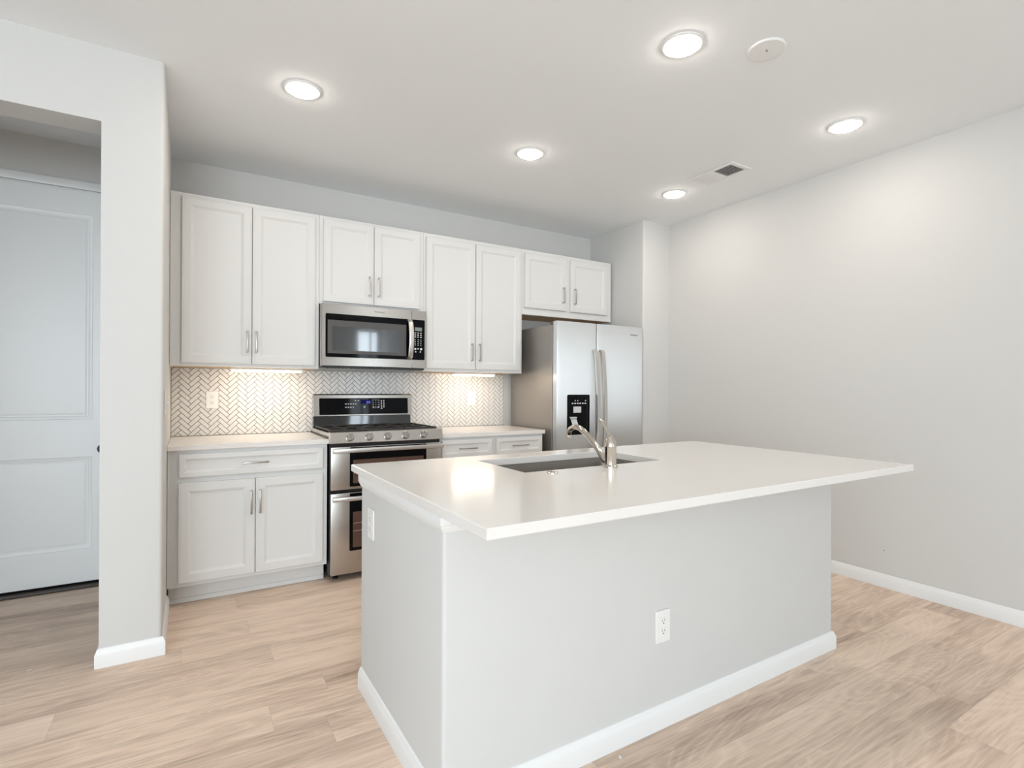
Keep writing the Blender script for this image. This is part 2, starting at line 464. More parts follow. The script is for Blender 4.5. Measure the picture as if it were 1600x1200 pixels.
def wall_cabinet(label, x0, x1, z0, z1, doors, hx, hz, filler=None):
    t = thing('wall_cabinet', label, 'cabinet', ((x0 + x1) / 2, YB - 0.001, z0), 'white wall cabinets')
    b = MB()
    # box open underneath behind the face frame (recessed raw bottom)
    b.box(x0, x1, YU, YU + 0.019, z0, z1, 0.001, 1)
    b.box(x0, x0 + 0.012, YU + 0.019, YB - 0.001, z0 + 0.0, z1)
    b.box(x1 - 0.012, x1, YU + 0.019, YB - 0.001, z0 + 0.0, z1)
    b.box(x0 + 0.012, x1 - 0.012, YU + 0.019, YB - 0.001, z1 - 0.012, z1)
    b.box(x0 + 0.012, x1 - 0.012, YB - 0.008, YB - 0.001, z0, z1 - 0.012)
    b.build('body', 'cab', t, smooth=25)
    MB().box(x0 + 0.0125, x1 - 0.0125, YU + 0.0195, YB - 0.0085, z0 + 0.0005, z0 + 0.012).build('bottom_panel', 'rawwood', t, smooth=0, label='unpainted wood cabinet bottom')
    if filler:
        f = MB(); n = 6; w = (filler[1] - filler[0]) / n
        f.box(filler[0], filler[1], YU - 0.004, YU - 0.0005, z0, z1)
        for i in range(n):
            f.box(filler[0] + i * w + 0.0006, filler[0] + (i + 1) * w - 0.0006, YU - 0.0055, YU - 0.004, z0, z1, 0.0006, 1)
        f.build('filler_strip', 'cab', t, smooth=25)
    for (a, c), hxx in zip(doors, hx):
        d = MB().loft_rect(a, c, doors_z[0], doors_z[1], YD, DOORP).build('door', 'cab', t, smooth=25)
        pull(hxx, hz, YD, True, d)
    return t
doors_z = (1.391, 2.405)
wall_cabinet('tall white two-door wall cabinet above the left worktop, left of the microwave', XL + 0.0015, 0.762, ZU, ZT, [(-0.041, 0.3435), (0.3480, 0.735)], (0.318, 0.371), 1.535, filler=(XL + 0.002, -0.050))
doors_z = (1.839, 2.410)
wall_cabinet('shorter white two-door wall cabinet directly above the microwave', 0.7635, 1.5245, 1.822, ZT, [(0.788, 1.1385), (1.1425, 1.492)], (1.106, 1.173), 1.970)
doors_z = (1.395, 2.402)
wall_cabinet('tall white two-door wall cabinet between the microwave and the fridge', 1.526, 2.4165, ZU, ZT, [(1.544, 1.9645), (1.9700, 2.391)], (1.931, 2.000), 1.531)
doors_z = (1.934, 2.400)
wall_cabinet('small white two-door wall cabinet above the fridge', 2.418, 3.4133, 1.8765, ZT, [(2.437, 2.876), (2.923, 3.357)], (2.837, 2.966), 2.071)

def base_cabinet(label, x0, x1, drawers, doors, hz, dz=(0.731, 0.862), filler=None):
    t = thing('base_cabinet', label, 'cabinet', ((x0 + x1) / 2, YB - 0.001, 0), 'base cabinets')
    b = MB()
    b.box(x0, x1, YC, YC + 0.019, 0.114, 0.8835, 0.001, 1)
    b.box(x0, x0 + 0.016, YC + 0.019, YB - 0.001, 0.114, 0.8835); b.box(x1 - 0.016, x1, YC + 0.019, YB - 0.001, 0.114, 0.8835)
    b.box(x0 + 0.016, x1 - 0.016, YC + 0.019, YB - 0.001, 0.114, 0.130)
    b.box(x0 + 0.016, x1 - 0.016, YB - 0.012, YB - 0.001, 0.130, 0.8835)
    b.build('body', 'cab', t, smooth=25)
    k = MB().box(x0 + 0.004, x1 - 0.004, YC + 0.072, YC + 0.088, 0.001, 0.1135).box(x0 + 0.004, x1 - 0.004, YC + 0.066, YC + 0.072, 0.001, 0.030, 0.002, 1)
    k.build('toe_kick', 'cab', t, smooth=25)
    if filler:
        f = MB(); n = 6; w = (filler[1] - filler[0]) / n
        for i in range(n):
            f.box(filler[0] + i * w + 0.0006, filler[0] + (i + 1) * w - 0.0006, YC - 0.0025, YC - 0.0005, 0.116, 0.8825, 0.0006, 1)
        f.build('filler_strip', 'cab', t, smooth=25)
    for a, c in drawers:
        d = MB().loft_rect(a, c, dz[0], dz[1], YCD, DRAWP).build('drawer', 'cab', t, smooth=25)
        pull((a + c) / 2, (dz[0] + dz[1]) / 2 - 0.003 * 0, YCD, False, d)
    for (a, c, h) in doors:
        d = MB().loft_rect(a, c, 0.138, 0.700, YCD, DOORP).build('door', 'cab', t, smooth=25)
        pull(h, hz, YCD, True, d)
    return t
base_cabinet('white base cabinet with one wide drawer over two doors, left of the range', XL + 0.0015, 0.757, [(-0.047, 0.730)], [(-0.0485, 0.3395, 0.3175), (0.3435, 0.730, 0.3655)], 0.562, filler=(XL + 0.002, -0.056))
base_cabinet('white base cabinet with two side-by-side drawers, between the range and the fridge', 1.5345, 2.4265, [(1.545, 1.957), (1.994, 2.411)], [(1.545, 1.957, 1.930), (1.994, 2.411, 2.021)], 0.562, dz=(0.742, 0.866))

def slab(name, label, x0, x1, y0, y1, z0, z1, cut=None, e=0.002):
    b = MB(); bm = b.bm
    def ring(xa, xb, ya, yb_, z): return [bm.verts.new(p) for p in ((xa, ya, z), (xb, ya, z), (xb, yb_, z), (xa, yb_, z))]
    def band(A, B):
        for i in range(4): bm.faces.new((A[i], A[(i + 1) % 4], B[(i + 1) % 4], B[i]))
    t0 = ring(x0 + e, x1 - e, y0 + e, y1 - e, z1); t1 = ring(x0, x1, y0, y1, z1 - e)
    l1 = ring(x0, x1, y0, y1, z0 + e); l0 = ring(x0 + e, x1 - e, y0 + e, y1 - e, z0)
    band(t0, t1); band(t1, l1); band(l1, l0)
    if cut:
        a, c, d, f = cut
        h0 = ring(a - e * .5, c + e * .5, d - e * .5, f + e * .5, z1); h1 = ring(a, c, d, f, z1 - e * .5); h2 = ring(a, c, d, f, z0)
        band(t0, h0); band(h0, h1); band(h1, h2); band(h2, l0)
    else:
        bm.faces.new(t0); bm.faces.new(l0)
    return tag(b.build(name, 'quartz', smooth=20), label, 'worktop')
slab('worktop', 'white quartz worktop left of the range', XL + 0.0015, 0.7635, 3.497, 4.1415, 0.884, CT)
slab('worktop', 'white quartz worktop between the range and the fridge', 1.5325, 2.439, 3.497, 4.1415, 0.884, CT)

# ------------------------------------------------------------------ herringbone backsplash
def clip(poly, x0, x1, z0, z1):
    for ax, lim, sg in ((0, x0, 1), (0, x1, -1), (1, z0, 1), (1, z1, -1)):
        out = []
        for i in range(len(poly)):
            p, q = poly[i - 1], poly[i]
            dp, dq = (p[ax] - lim) * sg, (q[ax] - lim) * sg
            if (dp >= 0) != (dq >= 0):
                t = dp / (dp - dq); out.append((p[0] + (q[0] - p[0]) * t, p[1] + (q[1] - p[1]) * t))
            if dq >= 0: out.append(q)
        poly = out
        if len(poly) < 3: return []
    return poly
def area2(p): return abs(sum(p[i - 1][0] * p[i][1] - p[i][0] * p[i - 1][1] for i in range(len(p)))) / 2
BX0, BX1, BZ0, BZ1 = XL + 0.002, 2.425, CT + 0.001, ZU - 0.0015
bs = thing('tile_backsplash', 'white herringbone tile backsplash with grey grout between worktop and wall cabinets', 'backsplash', ((BX0 + BX1) / 2, YB - 0.001, BZ0))
MB().box(BX0, BX1, YB - 0.0075, YB - 0.0008, BZ0, BZ1).build('grout', 'grout', bs, smooth=0)
rng = random.Random(4)
tb = MB(); U = 0.0268; G = 0.0014; c45 = math.sqrt(0.5)
for i in range(-150, 220):
    for j in range(-60, 60):
        for hv in (0, 1):
            ox, oz = i + 3 * j, i - 3 * j
            if hv: r = (ox, ox + 1, oz + 1, oz + 4)
            else: r = (ox, ox + 3, oz, oz + 1)
            a, c, d, f = r[0] * U + G, r[1] * U - G, r[2] * U + G, r[3] * U - G
            mx_, mz_ = (a + c) / 2, (d + f) / 2
            px = (mx_ - mz_) * c45; pz = (mx_ + mz_) * c45 + 0.9
            if not (BX0 - .06 < px - 0.10 < BX1 + .06 and BZ0 - .06 < pz < BZ1 + .06): continue
            poly = [((x - z) * c45 - 0.10, (x + z) * c45 + 0.9) for x, z in ((a, d), (c, d), (c, f), (a, f))]
            poly = clip(poly, BX0 + 0.001, BX1 - 0.001, BZ0 + 0.001, BZ1 - 0.001)
            if len(poly) < 3 or area2(poly) < 1.2e-5: continue
            gx = sum(p[0] for p in poly) / len(poly); gz = sum(p[1] for p in poly) / len(poly)
            tx, tz = rng.uniform(-.012, .012), rng.uniform(-.012, .012)
            r0 = [(x, YB - 0.0075, z) for x, z in poly]
            r1 = [(x, YB - 0.0095, z) for x, z in poly]
            ins = []
            for x, z in poly:
                dd = math.hypot(gx - x, gz - z) or 1; q = min(0.0012, dd * 0.4) / dd
                X2, Z2 = x + (gx - x) * q, z + (gz - z) * q
                ins.append((X2, YB - 0.0103 + (X2 - gx) * tx + (Z2 - gz) * tz, Z2))
            tb.rings([r0, r1, ins], False, True)
tb.build('tiles', 'tile', bs, smooth=0)

# ------------------------------------------------------------------ under-cabinet lights
for x0, x1, lab in ((0.230, 0.672, 'lit slim LED bar under the wall cabinet left of the microwave'), (1.825, 2.206, 'lit slim LED bar under the wall cabinet next to the fridge')):
    t = thing('under_cabinet_light', lab, 'light', ((x0 + x1) / 2, 3.93, 1.345), 'under-cabinet lights')
    MB().box(x0, x1, 3.895, 3.955, 1.356, 1.3705, 0.002, 1).build('housing', 'plastic', t, smooth=25)
    MB().box(x0 + 0.008, x1 - 0.008, 3.903, 3.947, 1.346, 1.3555, 0.002, 1).build('diffuser', 'led', t, smooth=25)

# ------------------------------------------------------------------ microwave
def text_part(body, name, mat, parent, loc, size, rot=(R(90), 0, 0), align='LEFT'):
    cu = bpy.data.curves.new(name, 'FONT'); cu.body = body; cu.size = size; cu.extrude = 0.0002
    cu.align_x = align; cu.materials.append(M[mat])
    o = bpy.data.objects.new(name, cu); COL.objects.link(o)
    dg = bpy.context.evaluated_depsgraph_get(); dg.update()
    me = bpy.data.meshes.new_from_object(o.evaluated_get(dg))
    bpy.data.objects.remove(o, do_unlink=True); bpy.data.curves.remove(cu)
    me.name = name; me.transform(Matrix.Rotation(rot[0], 4, 'X'))
    o = bpy.data.objects.new(name, me); COL.objects.link(o)
    root = parent
    while root.parent is not None: root = root.parent
    o.parent = parent; o.location = Vector(loc) - Vector(root.location)
    return o
def rrect(x0, x1, z0, z1, r, n=4):
    pts = []
    for (cx_, cz_, a0) in ((x1 - r, z0 + r, -90), (x1 - r, z1 - r, 0), (x0 + r, z1 - r, 90), (x0 + r, z0 + r, 180)):
        for k in range(n + 1):
            a = R(a0 + 90 * k / n); pts.append((cx_ + r * math.cos(a), cz_ + r * math.sin(a)))
    return pts
def plate(b, x0, x1, z0, z1, r, yf, th, e=0.001):
    """rounded-corner plate facing -Y"""
    p0 = rrect(x0, x1, z0, z1, r); p1 = rrect(x0 + e, x1 - e, z0 + e, z1 - e, max(r - e, 1e-4))
    b.rings([[(x, yf + th, z) for x, z in p0], [(x, yf + e, z) for x, z in p0], [(x, yf, z) for x, z in p1]])
    return b
MY = 3.752
mw = thing('microwave', 'stainless over-the-range microwave with black glass door', 'microwave', (1.144, YB - 0.012, 1.388))
MB().box(0.7645, 1.5235, MY + 0.045, YB - 0.012, 1.390, 1.8195, 0.003, 1).build('body', 'black', mw, smooth=25)
v = MB().box(0.775, 1.513, MY + 0.012, MY + 0.044, 1.379, 1.3895)
for i in range(26):
    x = 0.80 + i * 0.027; v.box(x, x + 0.016, MY + 0.016, MY + 0.040, 1.3755, 1.379)
v.build('vent_grille', 'black', mw, smooth=0)
XS = 1.409
d = plate(MB(), 0.7655, XS - 0.0008, 1.391, 1.8185, 0.004, MY, 0.043, 0.003).build('door', 'steel', mw, smooth=30)
plate(MB(), 0.792, XS - 0.0012, 1.452, 1.751, 0.010, MY - 0.0012, 0.0011, 0.0005).build('door_glass', 'black_glass', d, smooth=30)
gl = MB(); gl.rings([[(0.806, MY - 0.0013, 1.478), (1.366, MY - 0.0013, 1.478), (1.366, MY - 0.0013, 1.707), (0.806, MY - 0.0013, 1.707)],
    [(0.806, MY - 0.0022, 1.478), (1.366, MY - 0.0022, 1.478), (1.366, MY - 0.0022, 1.707), (0.806, MY - 0.0022, 1.707)],
    [(0.836, MY - 0.0014, 1.500), (1.322, MY - 0.0014, 1.500), (1.322, MY - 0.0014, 1.664), (0.836, MY - 0.0014, 1.664)]], True, False)
gl.build('window_bezel', 'bezel', d, smooth=0)
MB().box(0.8365, 1.3215, MY - 0.0018, MY - 0.00135, 1.5005, 1.6635).build('window_pane', 'smoke_glass', d, smooth=0, label='grey mirror-like window pane')
hp = [(1.392, MY - 0.0015, 1.742), (1.392, MY - 0.020, 1.732)] + [(1.392, MY - 0.026 - 0.020 * math.sin(math.pi * k / 10), 1.720 - 0.237 * k / 10) for k in range(11)] + [(1.392, MY - 0.020, 1.472), (1.392, MY - 0.0015, 1.462)]
MB().tube(hp, (0.0180, 0.006), 16, flat=4).build('handle', 'nickel', d, smooth=40)
text_part('Whirlpool', 'logo', 'logo', d, (1.128, MY - 0.0005, 1.779), 0.018)
cp = plate(MB(), XS + 0.0008, 1.5225, 1.391, 1.8185, 0.004, MY, 0.043, 0.003).build('control_panel', 'steel', mw, smooth=30)
plate(MB(), XS + 0.0015, 1.5105, 1.452, 1.751, 0.008, MY - 0.0012, 0.0011, 0.0005).build('panel_glass', 'black_glass', cp, smooth=30)
MB().box(1.432, 1.488, MY - 0.0019, MY - 0.0013, 1.667, 1.694).build('display', 'lcd', cp, smooth=0)
kk = MB()
for r_, z in enumerate((1.652, 1.637, 1.622, 1.601, 1.588, 1.575, 1.562)):
    for c_ in range(3):
        x = 1.436 + c_ * 0.022; w = 0.006 if r_ < 3 else 0.0028
        kk.box(x - w, x + w, MY - 0.0017, MY - 0.0013, z - 0.0028, z + 0.0028)
for x, z, w in ((1.436, 1.533, 0.007), (1.458, 1.535, 0.006), (1.482, 1.533, 0.008), (1.439, 1.512, 0.005), (1.476, 1.512, 0.004)):
    kk.box(x - w, x + w, MY - 0.0017, MY - 0.0013, z - (0.007 if w > .0065 else .004), z + (0.007 if w > .0065 else .004))
kk.build('keypad', 'silk', cp, smooth=0)

# ------------------------------------------------------------------ range
RX0, RX1, RY = 0.768, 1.5280, 3.465
rg = thing('range', 'stainless double-oven gas range with black control glass and five knobs', 'range', (1.148, 4.12, 0))
b = MB()
b.box(RX0, RX1, RY + 0.04, 4.118, 0.035, 0.885); b.box(RX0, RX1, RY + 0.055, 4.118, 0.885, 0.925)
b.build('body', 'black', rg, smooth=0)
for x in (RX0 + 0.05, RX1 - 0.05):
    for y in (RY + 0.09, 4.06):
        MB().lathe([(0.018, 0.001), (0.018, 0.012), (0.010, 0.016), (0.010, 0.036)], (x, y, 0)).build('leg', 'black', rg)
# control panel, leaning back a little
cpn = MB()
sec = [(RY + 0.050, 0.886), (RY - 0.012, 0.886), (RY - 0.014, 0.889), (RY + 0.001, 0.955), (RY + 0.006, 0.958), (RY + 0.050, 0.958)]
cpn.rings([[(RX0 - 0.004, y, z) for y, z in sec], [(RX1 + 0.003, y, z) for y, z in sec]])
pan = cpn.build('control_panel', 'steel', rg, smooth=25)
tilt = math.atan2(0.015, 0.066)
for x in (0.885, 1.010, 1.135, 1.258, 1.388):
    k = MB().lathe([(0.0265, 0.0), (0.0265, -0.004), (0.0225, -0.006), (0.0215, -0.022), (0.019, -0.025), (0.010, -0.0255)], (0, 0, 0), 'y', 28)
    k.box(-0.0045, 0.0045, -0.034, -0.024, -0.0185, 0.0185, 0.0015, 1)
    mt = Matrix.Translation((x, RY - 0.0070, 0.922)) @ Matrix.Rotation(-tilt, 4, 'X')
    bmesh.ops.transform(k.bm, matrix=mt, verts=k.bm.verts)
    k.build('knob', 'knob', rg, smooth=35)
# cooktop tray and grates
ck = MB()
ck.box(RX0 + 0.004, RX1 - 0.004, RY + 0.052, 4.055, 0.9255, 0.944, 0.003, 1)
ck.build('cooktop', 'black', rg, smooth=25)
for xa, xb in ((RX0 - 0.003, RX0 + 0.003), (RX1 - 0.003, RX1 + 0.002)):
    MB().box(xa, xb, RY + 0.051, 4.05, 0.9275, 0.950, 0.001, 1).build('side_trim', 'steel', rg, smooth=25)
for (xa, xb) in ((RX0 + 0.012, 1.012), (1.018, 1.272), (1.278, RX1 - 0.012)):
    g = MB(); t_ = 0.006; z0, z1 = 0.956, 0.968; ya, yb_ = RY + 0.065, 4.035
    for x in (xa + t_, xb - t_): g.box(x - t_, x + t_, ya, yb_, z0, z1, 0.002, 1)
    for y in (ya + t_, (ya + yb_) / 2, yb_ - t_): g.box(xa + 2 * t_, xb - 2 * t_, y - t_, y + t_, z0, z1, 0.002, 1)
    xm = (xa + xb) / 2
    g.box(xm - t_, xm + t_, ya + 2 * t_, (ya + yb_) / 2 - t_, z0, z1, 0.002, 1); g.box(xm - t_, xm + t_, (ya + yb_) / 2 + t_, yb_ - 2 * t_, z0, z1, 0.002, 1)
    for x in (xa + t_, xb - t_):
        for y in (ya + t_, yb_ - t_): g.box(x - t_, x + t_, y - t_, y + t_, 0.9445, z0, 0, 1)
    g.build('grate', 'iron', rg, smooth=25)
    for y in (ya + 0.13, yb_ - 0.13):
        MB().lathe([(0.045, 0.9445), (0.043, 0.951), (0.030, 0.952), (0.030, 0.955), (0.004, 0.9555)], (xm, y, 0)).build('burner', 'iron', rg, smooth=30)
# backguard
bg = MB()
sec = [(4.118, 1.030), (4.052, 1.030), (4.050, 1.033), (4.062, 1.186), (4.070, 1.194), (4.118, 1.194)]
bg.rings([[(0.776, y, z) for y, z in sec], [(1.524, y, z) for y, z in sec]])
bgo = bg.build('backguard', 'steel', rg, smooth=25)
lean = math.atan2(0.012, 0.153)
def on_guard(bm_, e=0.0):
    bmesh.ops.transform(bm_, matrix=Matrix.Translation((0, 4.0502, 1.033)) @ Matrix.Rotation(-lean, 4, 'X') @ Matrix.Translation((0, e, -1.033)), verts=bm_.verts)
q = plate(MB(), 0.815, 1.492, 1.041, 1.164, 0.006, -0.0026, 0.0020, 0.0006); on_guard(q.bm); q.build('control_glass', 'black_glass', bgo, smooth=30)
q = MB().box(1.118, 1.195, -0.0032, -0.0027, 1.120, 1.150); on_guard(q.bm); q.build('clock_display', 'clockbg', bgo, smooth=0)
q = MB()
for x in (1.168, 1.184):
    for (dx0, dx1, dz0, dz1) in ((-.005, .005, .0055, .0075), (-.005, .005, -.0075, -.0055), (-.005, -.003, -.0055, .0055), (.003, .005, -.0055, .0055)):
        q.box(x + dx0, x + dx1, -0.0036, -0.0033, 1.132 + dz0, 1.132 + dz1)
on_guard(q.bm); q.build('clock_digits', 'clock', bgo, smooth=0)
def legends(name, marks, lines=()):
    q = MB()
    for x, z, w, h in marks: q.box(x - w, x + w, -0.0030, -0.0027, z - h, z + h)
    for x0, x1, z0, z1 in lines: q.box(x0, x1, -0.0030, -0.0027, z0, z1)
    on_guard(q.bm); q.build(name, 'silk', bgo, smooth=0)
legends('oven_keys', [(1.006 + i * .0185, 1.1200, .0045 if i % 2 else .006, .0035) for i in range(5)] + [(1.006 + i * .0185, 1.0950, .0045 if i % 2 else .006, .0035) for i in range(4)] + [(1.078, 1.1445, .005, .003), (1.100, 1.1445, .005, .003)])
legends('light_key', [(1.145, 1.096, .006, .005)])
legends('number_pad', [(1.216 + c * .0185, 1.144 - r * .0165, .0022, .0022) for c in range(3) for r in range(3)] + [(1.216, 1.094, .005, .004), (1.234, 1.094, .0022, .003), (1.253, 1.094, .005, .004)],
        ((1.206, 1.262, 1.1540, 1.1548), (1.206, 1.262, 1.0862, 1.0870), (1.206, 1.2068, 1.087, 1.154), (1.2612, 1.262, 1.087, 1.154)))
legends('timer_keys', [(1.278 + c * .019, 1.1445 - r * .0125, .005, .003) for c in range(2) for r in range(5)] + [(1.279, 1.083, .006, .003)])
rs = MB(); sec = [(4.118, 0.944), (4.068, 0.944), (4.0705, 0.965), (4.0728, 0.990), (4.0745, 1.015), (4.0750, 1.0295), (4.118, 1.0295)]
rs.rings([[(0.778, y, z) for y, z in sec], [(1.522, y, z) for y, z in sec]])
rs.build('riser_panel', 'riser', rg, smooth=60, label='curved glossy black panel below the backguard')
# oven doors
def oven_door(z0, z1, hz, wz0, wz1, full):
    d = MB(); d.box(RX0 + 0.002, RX1 - 0.002, RY, RY + 0.038, z0, z1, 0.003, 2)
    do = d.build('oven_door', 'steel', rg, smooth=25)
    plate(MB(), 0.887, 1.412, wz0, z1 - 0.004, 0.008, RY - 0.0012, 0.0010, 0.0004).build('door_glass', 'black_glass', do, smooth=30)
    plate(MB(), 0.908, 1.391, wz0 + 0.020, wz1, 0.006, RY - 0.0020, 0.0006, 0.0002).build('window', 'oven', do, smooth=30, label='brownish oven window showing the rack')
    rk = MB()
    zz = (wz0 + wz1) / 2
    for s in (0.0, 0.05): rk.box(0.912, 1.387, RY - 0.0024, RY - 0.0021, zz + s, zz + s + 0.003)
    rk.build('rack', 'nickel', do, smooth=0)
    h = MB()
    h.box(0.772, 1.524, RY - 0.052, RY - 0.036, hz - 0.0135, hz + 0.0135, 0.0025, 2)
    for x in (0.782, 1.502): h.box(x, x + 0.014, RY - 0.036, RY - 0.0003, hz - 0.010, hz + 0.010, 0.002, 1)
    h.build('handle', 'nickel', do, smooth=25)
oven_door(0.588, 0.862, 0.842, 0.604, 0.776, False)
oven_door(0.046, 0.566, 0.535, 0.190, 0.440, True)

# ------------------------------------------------------------------ fridge
FY = 3.400
fr = thing('fridge', 'stainless side-by-side fridge with black water and ice dispenser', 'fridge', (2.947, 4.10, 0))
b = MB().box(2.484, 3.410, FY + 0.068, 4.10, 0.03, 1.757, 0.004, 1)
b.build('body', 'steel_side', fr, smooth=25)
MB().box(2.50, 3.395, FY + 0.05, FY + 0.067, 0.012, 0.085).build('kick_grille', 'black', fr, smooth=0)
for x in (2.53, 3.36):
    MB().box(x - 0.03, x + 0.03, FY + 0.03, FY + 0.12, 1.7575, 1.782, 0.006, 2).build('hinge_cover', 'bezel', fr, smooth=25)
XM = 2.889
def fdoor(x0, x1):
    p = []
    n = 10
    # plan section: slightly bowed front with rounded edges
    r = 0.006
    for k in range(5):
        a = R(180 + 90 * k / 4); p.append((x0 + r + r * math.cos(a), FY + 0.004 + r + r * math.sin(a)))
    for k in range(1, n):
        t = k / n; p.append((x0 + r + (x1 - x0 - 2 * r) * t, FY + 0.004 - 0.004 * math.sin(math.pi * t)))
    for k in range(5):
        a = R(270 + 90 * k / 4); p.append((x1 - r + r * math.cos(a), FY + 0.004 + r + r * math.sin(a)))
    p += [(x1, FY + 0.056), (x0, FY + 0.056)]
    return MB().prism(p, 0.095, 1.783).build('door', 'fridge_steel', fr, smooth=35)
dl = fdoor(2.484, XM - 0.005); drt = fdoor(XM + 0.005, 3.411)
MB().box(2.4855, 3.4085, FY + 0.0565, FY + 0.0675, 0.095, 1.757).box(XM - 0.0045, XM + 0.0045, FY + 0.016, FY + 0.0565, 0.097, 1.780).build('gasket_and_gap_shade', 'black', fr, smooth=0)  # seam gasket, plus a black strip standing for shade between the doors
def fhandle(x, par):
    z0, z1 = 0.52, 1.560
    pts = [(x, FY - 0.004, z1), (x, FY - 0.022, z1 - 0.004), (x, FY - 0.032, z1 - 0.018)]
    for k in range(1, 20):
        t = k / 20; pts.append((x, FY - 0.034 - 0.034 * math.sin(math.pi * t), z1 - 0.018 - (z1 - z0 - 0.036) * t))
    pts += [(x, FY - 0.032, z0 + 0.018), (x, FY - 0.022, z0 + 0.004), (x, FY - 0.004, z0)]
    MB().tube(pts, (0.0175, 0.0095), 16, flat=6).build('handle', 'nickel', par, smooth=40)
fhandle(XM - 0.036, dl); fhandle(XM + 0.036, drt)
DZ0, DZ1, DX0, DX1 = 0.872, 1.196, 2.583, 2.812
dsp = plate(MB(), DX0, DX1, DZ0, DZ1, 0.012, FY - 0.005, 0.007, 0.002).build('dispenser', 'black_glass', dl, smooth=30)
fb = MB().box(2.640, 2.718, FY - 0.012, FY - 0.0052, 1.050, 1.100, 0.002, 1)
fb.build('dispenser_pad', 'paddle', dl, smooth=25)
fl = MB()
fl.rings([[(2.604, FY - 0.0054, 1.008), (2.668, FY - 0.0054, 1.008), (2.668, FY - 0.0054, 1.018), (2.604, FY - 0.0054, 1.018)], [(2.604, FY - 0.020, 1.006), (2.668, FY - 0.020, 1.006), (2.668, FY - 0.020, 1.016), (2.604, FY - 0.020, 1.016)]])
fl.rings([[(2.612, FY - 0.012, 1.002), (2.668, FY - 0.012, 1.002), (2.668, FY - 0.006, 1.002), (2.612, FY - 0.006, 1.002)], [(2.624, FY - 0.024, 0.948), (2.680, FY - 0.024, 0.948), (2.680, FY - 0.018, 0.948), (2.624, FY - 0.018, 0.948)]])
fl.build('dispenser_lever', 'paddle', dl, smooth=25)
ks = MB()
for i in range(6): ks.box(2.626 + i * 0.026, 2.642 + i * 0.026, FY - 0.0056, FY - 0.0051, 1.121, 1.130)
for x in (2.660, 2.686, 2.766): ks.box(x - 0.004, x + 0.004, FY - 0.0056, FY - 0.0051, 1.144, 1.152)
ks.build('dispenser_keys', 'silk', dl, smooth=0)
text_part('Whirlpool', 'logo', 'logo', drt, (3.262, FY - 0.0005, 1.707), 0.020)

# ------------------------------------------------------------------ island
IX0, IX1, IY0, IY1 = 0.617, 2.651, 1.384, 2.211
isl = thing('kitchen_island', 'white painted kitchen island base with baseboard and trim under the worktop', 'island', ((IX0 + IX1) / 2, (IY0 + IY1) / 2, 0))
b = MB()
b.prism(rounded([(IX0, IY0), (IX1, IY0), (IX1, IY1), (IX1 - 0.10, IY1), (IX1 - 0.10, IY0 + 0.115), (IX0 + 0.10, IY0 + 0.115), (IX0 + 0.10, IY1), (IX0, IY1)], {0, 1}, 0.012), 0.0005, 0.8835)
b.build('body', 'wall', isl, smooth=30)
b = MB().box(IX0 + 0.1005, IX1 - 0.1005, IY1 - 0.02, IY1 - 0.001, 0.10, 0.883).box(IX0 + 0.1005, IX1 - 0.1005, IY1 - 0.11, IY1 - 0.10, 0.001, 0.10)
b.build('cabinet_back', 'cab', isl, smooth=0)
MB().sweep_plan([(IX0, IY1), (IX0, IY0), (IX1, IY0), (IX1, IY1)], BBP, 1).build('baseboard', 'trim', isl, smooth=25)
TP = [(0, 0.832), (0.003, 0.832), (0.006, 0.836), (0.009, 0.843), (0.0125, 0.849), (0.0125, 0.852), (0.016, 0.857), (0.016, 0.8835), (0, 0.8835)]
MB().sweep_plan([(IX0, IY1), (IX0, IY0), (IX1, IY0), (IX1, IY1)], TP, 1).build('trim_moulding', 'trim', isl, smooth=25)
SX0, SX1, SY0, SY1 = 1.124, 1.887, 1.748, 2.149
slab('island_worktop', 'large white quartz island worktop with sink cutout', 0.595, 2.754, 1.090, 2.302, 0.884, CT, (SX0, SX1, SY0, SY1), 0.003)
sk = thing('kitchen_sink', 'stainless undermount sink set into the island worktop', 'sink', ((SX0 + SX1) / 2, (SY0 + SY1) / 2, 0.66))
def rr_ring(o, z, r): return [(x, y, z) for x, y in rrect(SX0 + o, SX1 - o, SY0 + o, SY1 - o, r, 6)]
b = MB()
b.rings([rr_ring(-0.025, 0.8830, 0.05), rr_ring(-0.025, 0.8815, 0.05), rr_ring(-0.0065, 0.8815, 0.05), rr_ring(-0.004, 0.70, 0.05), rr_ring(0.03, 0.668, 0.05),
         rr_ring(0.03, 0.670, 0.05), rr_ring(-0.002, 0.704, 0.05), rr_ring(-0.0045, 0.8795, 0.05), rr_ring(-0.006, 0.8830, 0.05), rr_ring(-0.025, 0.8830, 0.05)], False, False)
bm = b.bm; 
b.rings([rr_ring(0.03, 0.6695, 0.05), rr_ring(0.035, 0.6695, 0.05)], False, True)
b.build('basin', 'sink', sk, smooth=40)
MB().lathe([(0.055, 0.6705), (0.053, 0.6725), (0.040, 0.6712), (0.012, 0.6708)], ((SX0 + SX1) / 2, (SY0 + SY1) / 2, 0)).build('drain', 'chrome', sk)
FX, FYY = 1.514, 1.6910
fa = thing('faucet', 'chrome single-lever faucet with arched spout on the island', 'faucet', (FX, FYY, CT + 0.0005))
MB().lathe([(0.031, 0.0005), (0.031, 0.006), (0.0275, 0.010), (0.0240, 0.012), (0.0240, 0.084), (0.0250, 0.0855), (0.0250, 0.0875)], (FX, FYY, CT), n=40).build('body', 'chrome', fa)
sp = [(FX, FYY + 0.012, CT + 0.022), (FX, FYY + 0.045, CT + 0.032)]
ctrl = [(1.729, .942), (1.768, .982), (1.808, 1.012), (1.840, 1.034), (1.870, 1.052), (1.900, 1.0645), (1.927, 1.0685), (1.950, 1.064), (1.968, 1.054), (1.978, 1.042), (1.981, 1.027)]
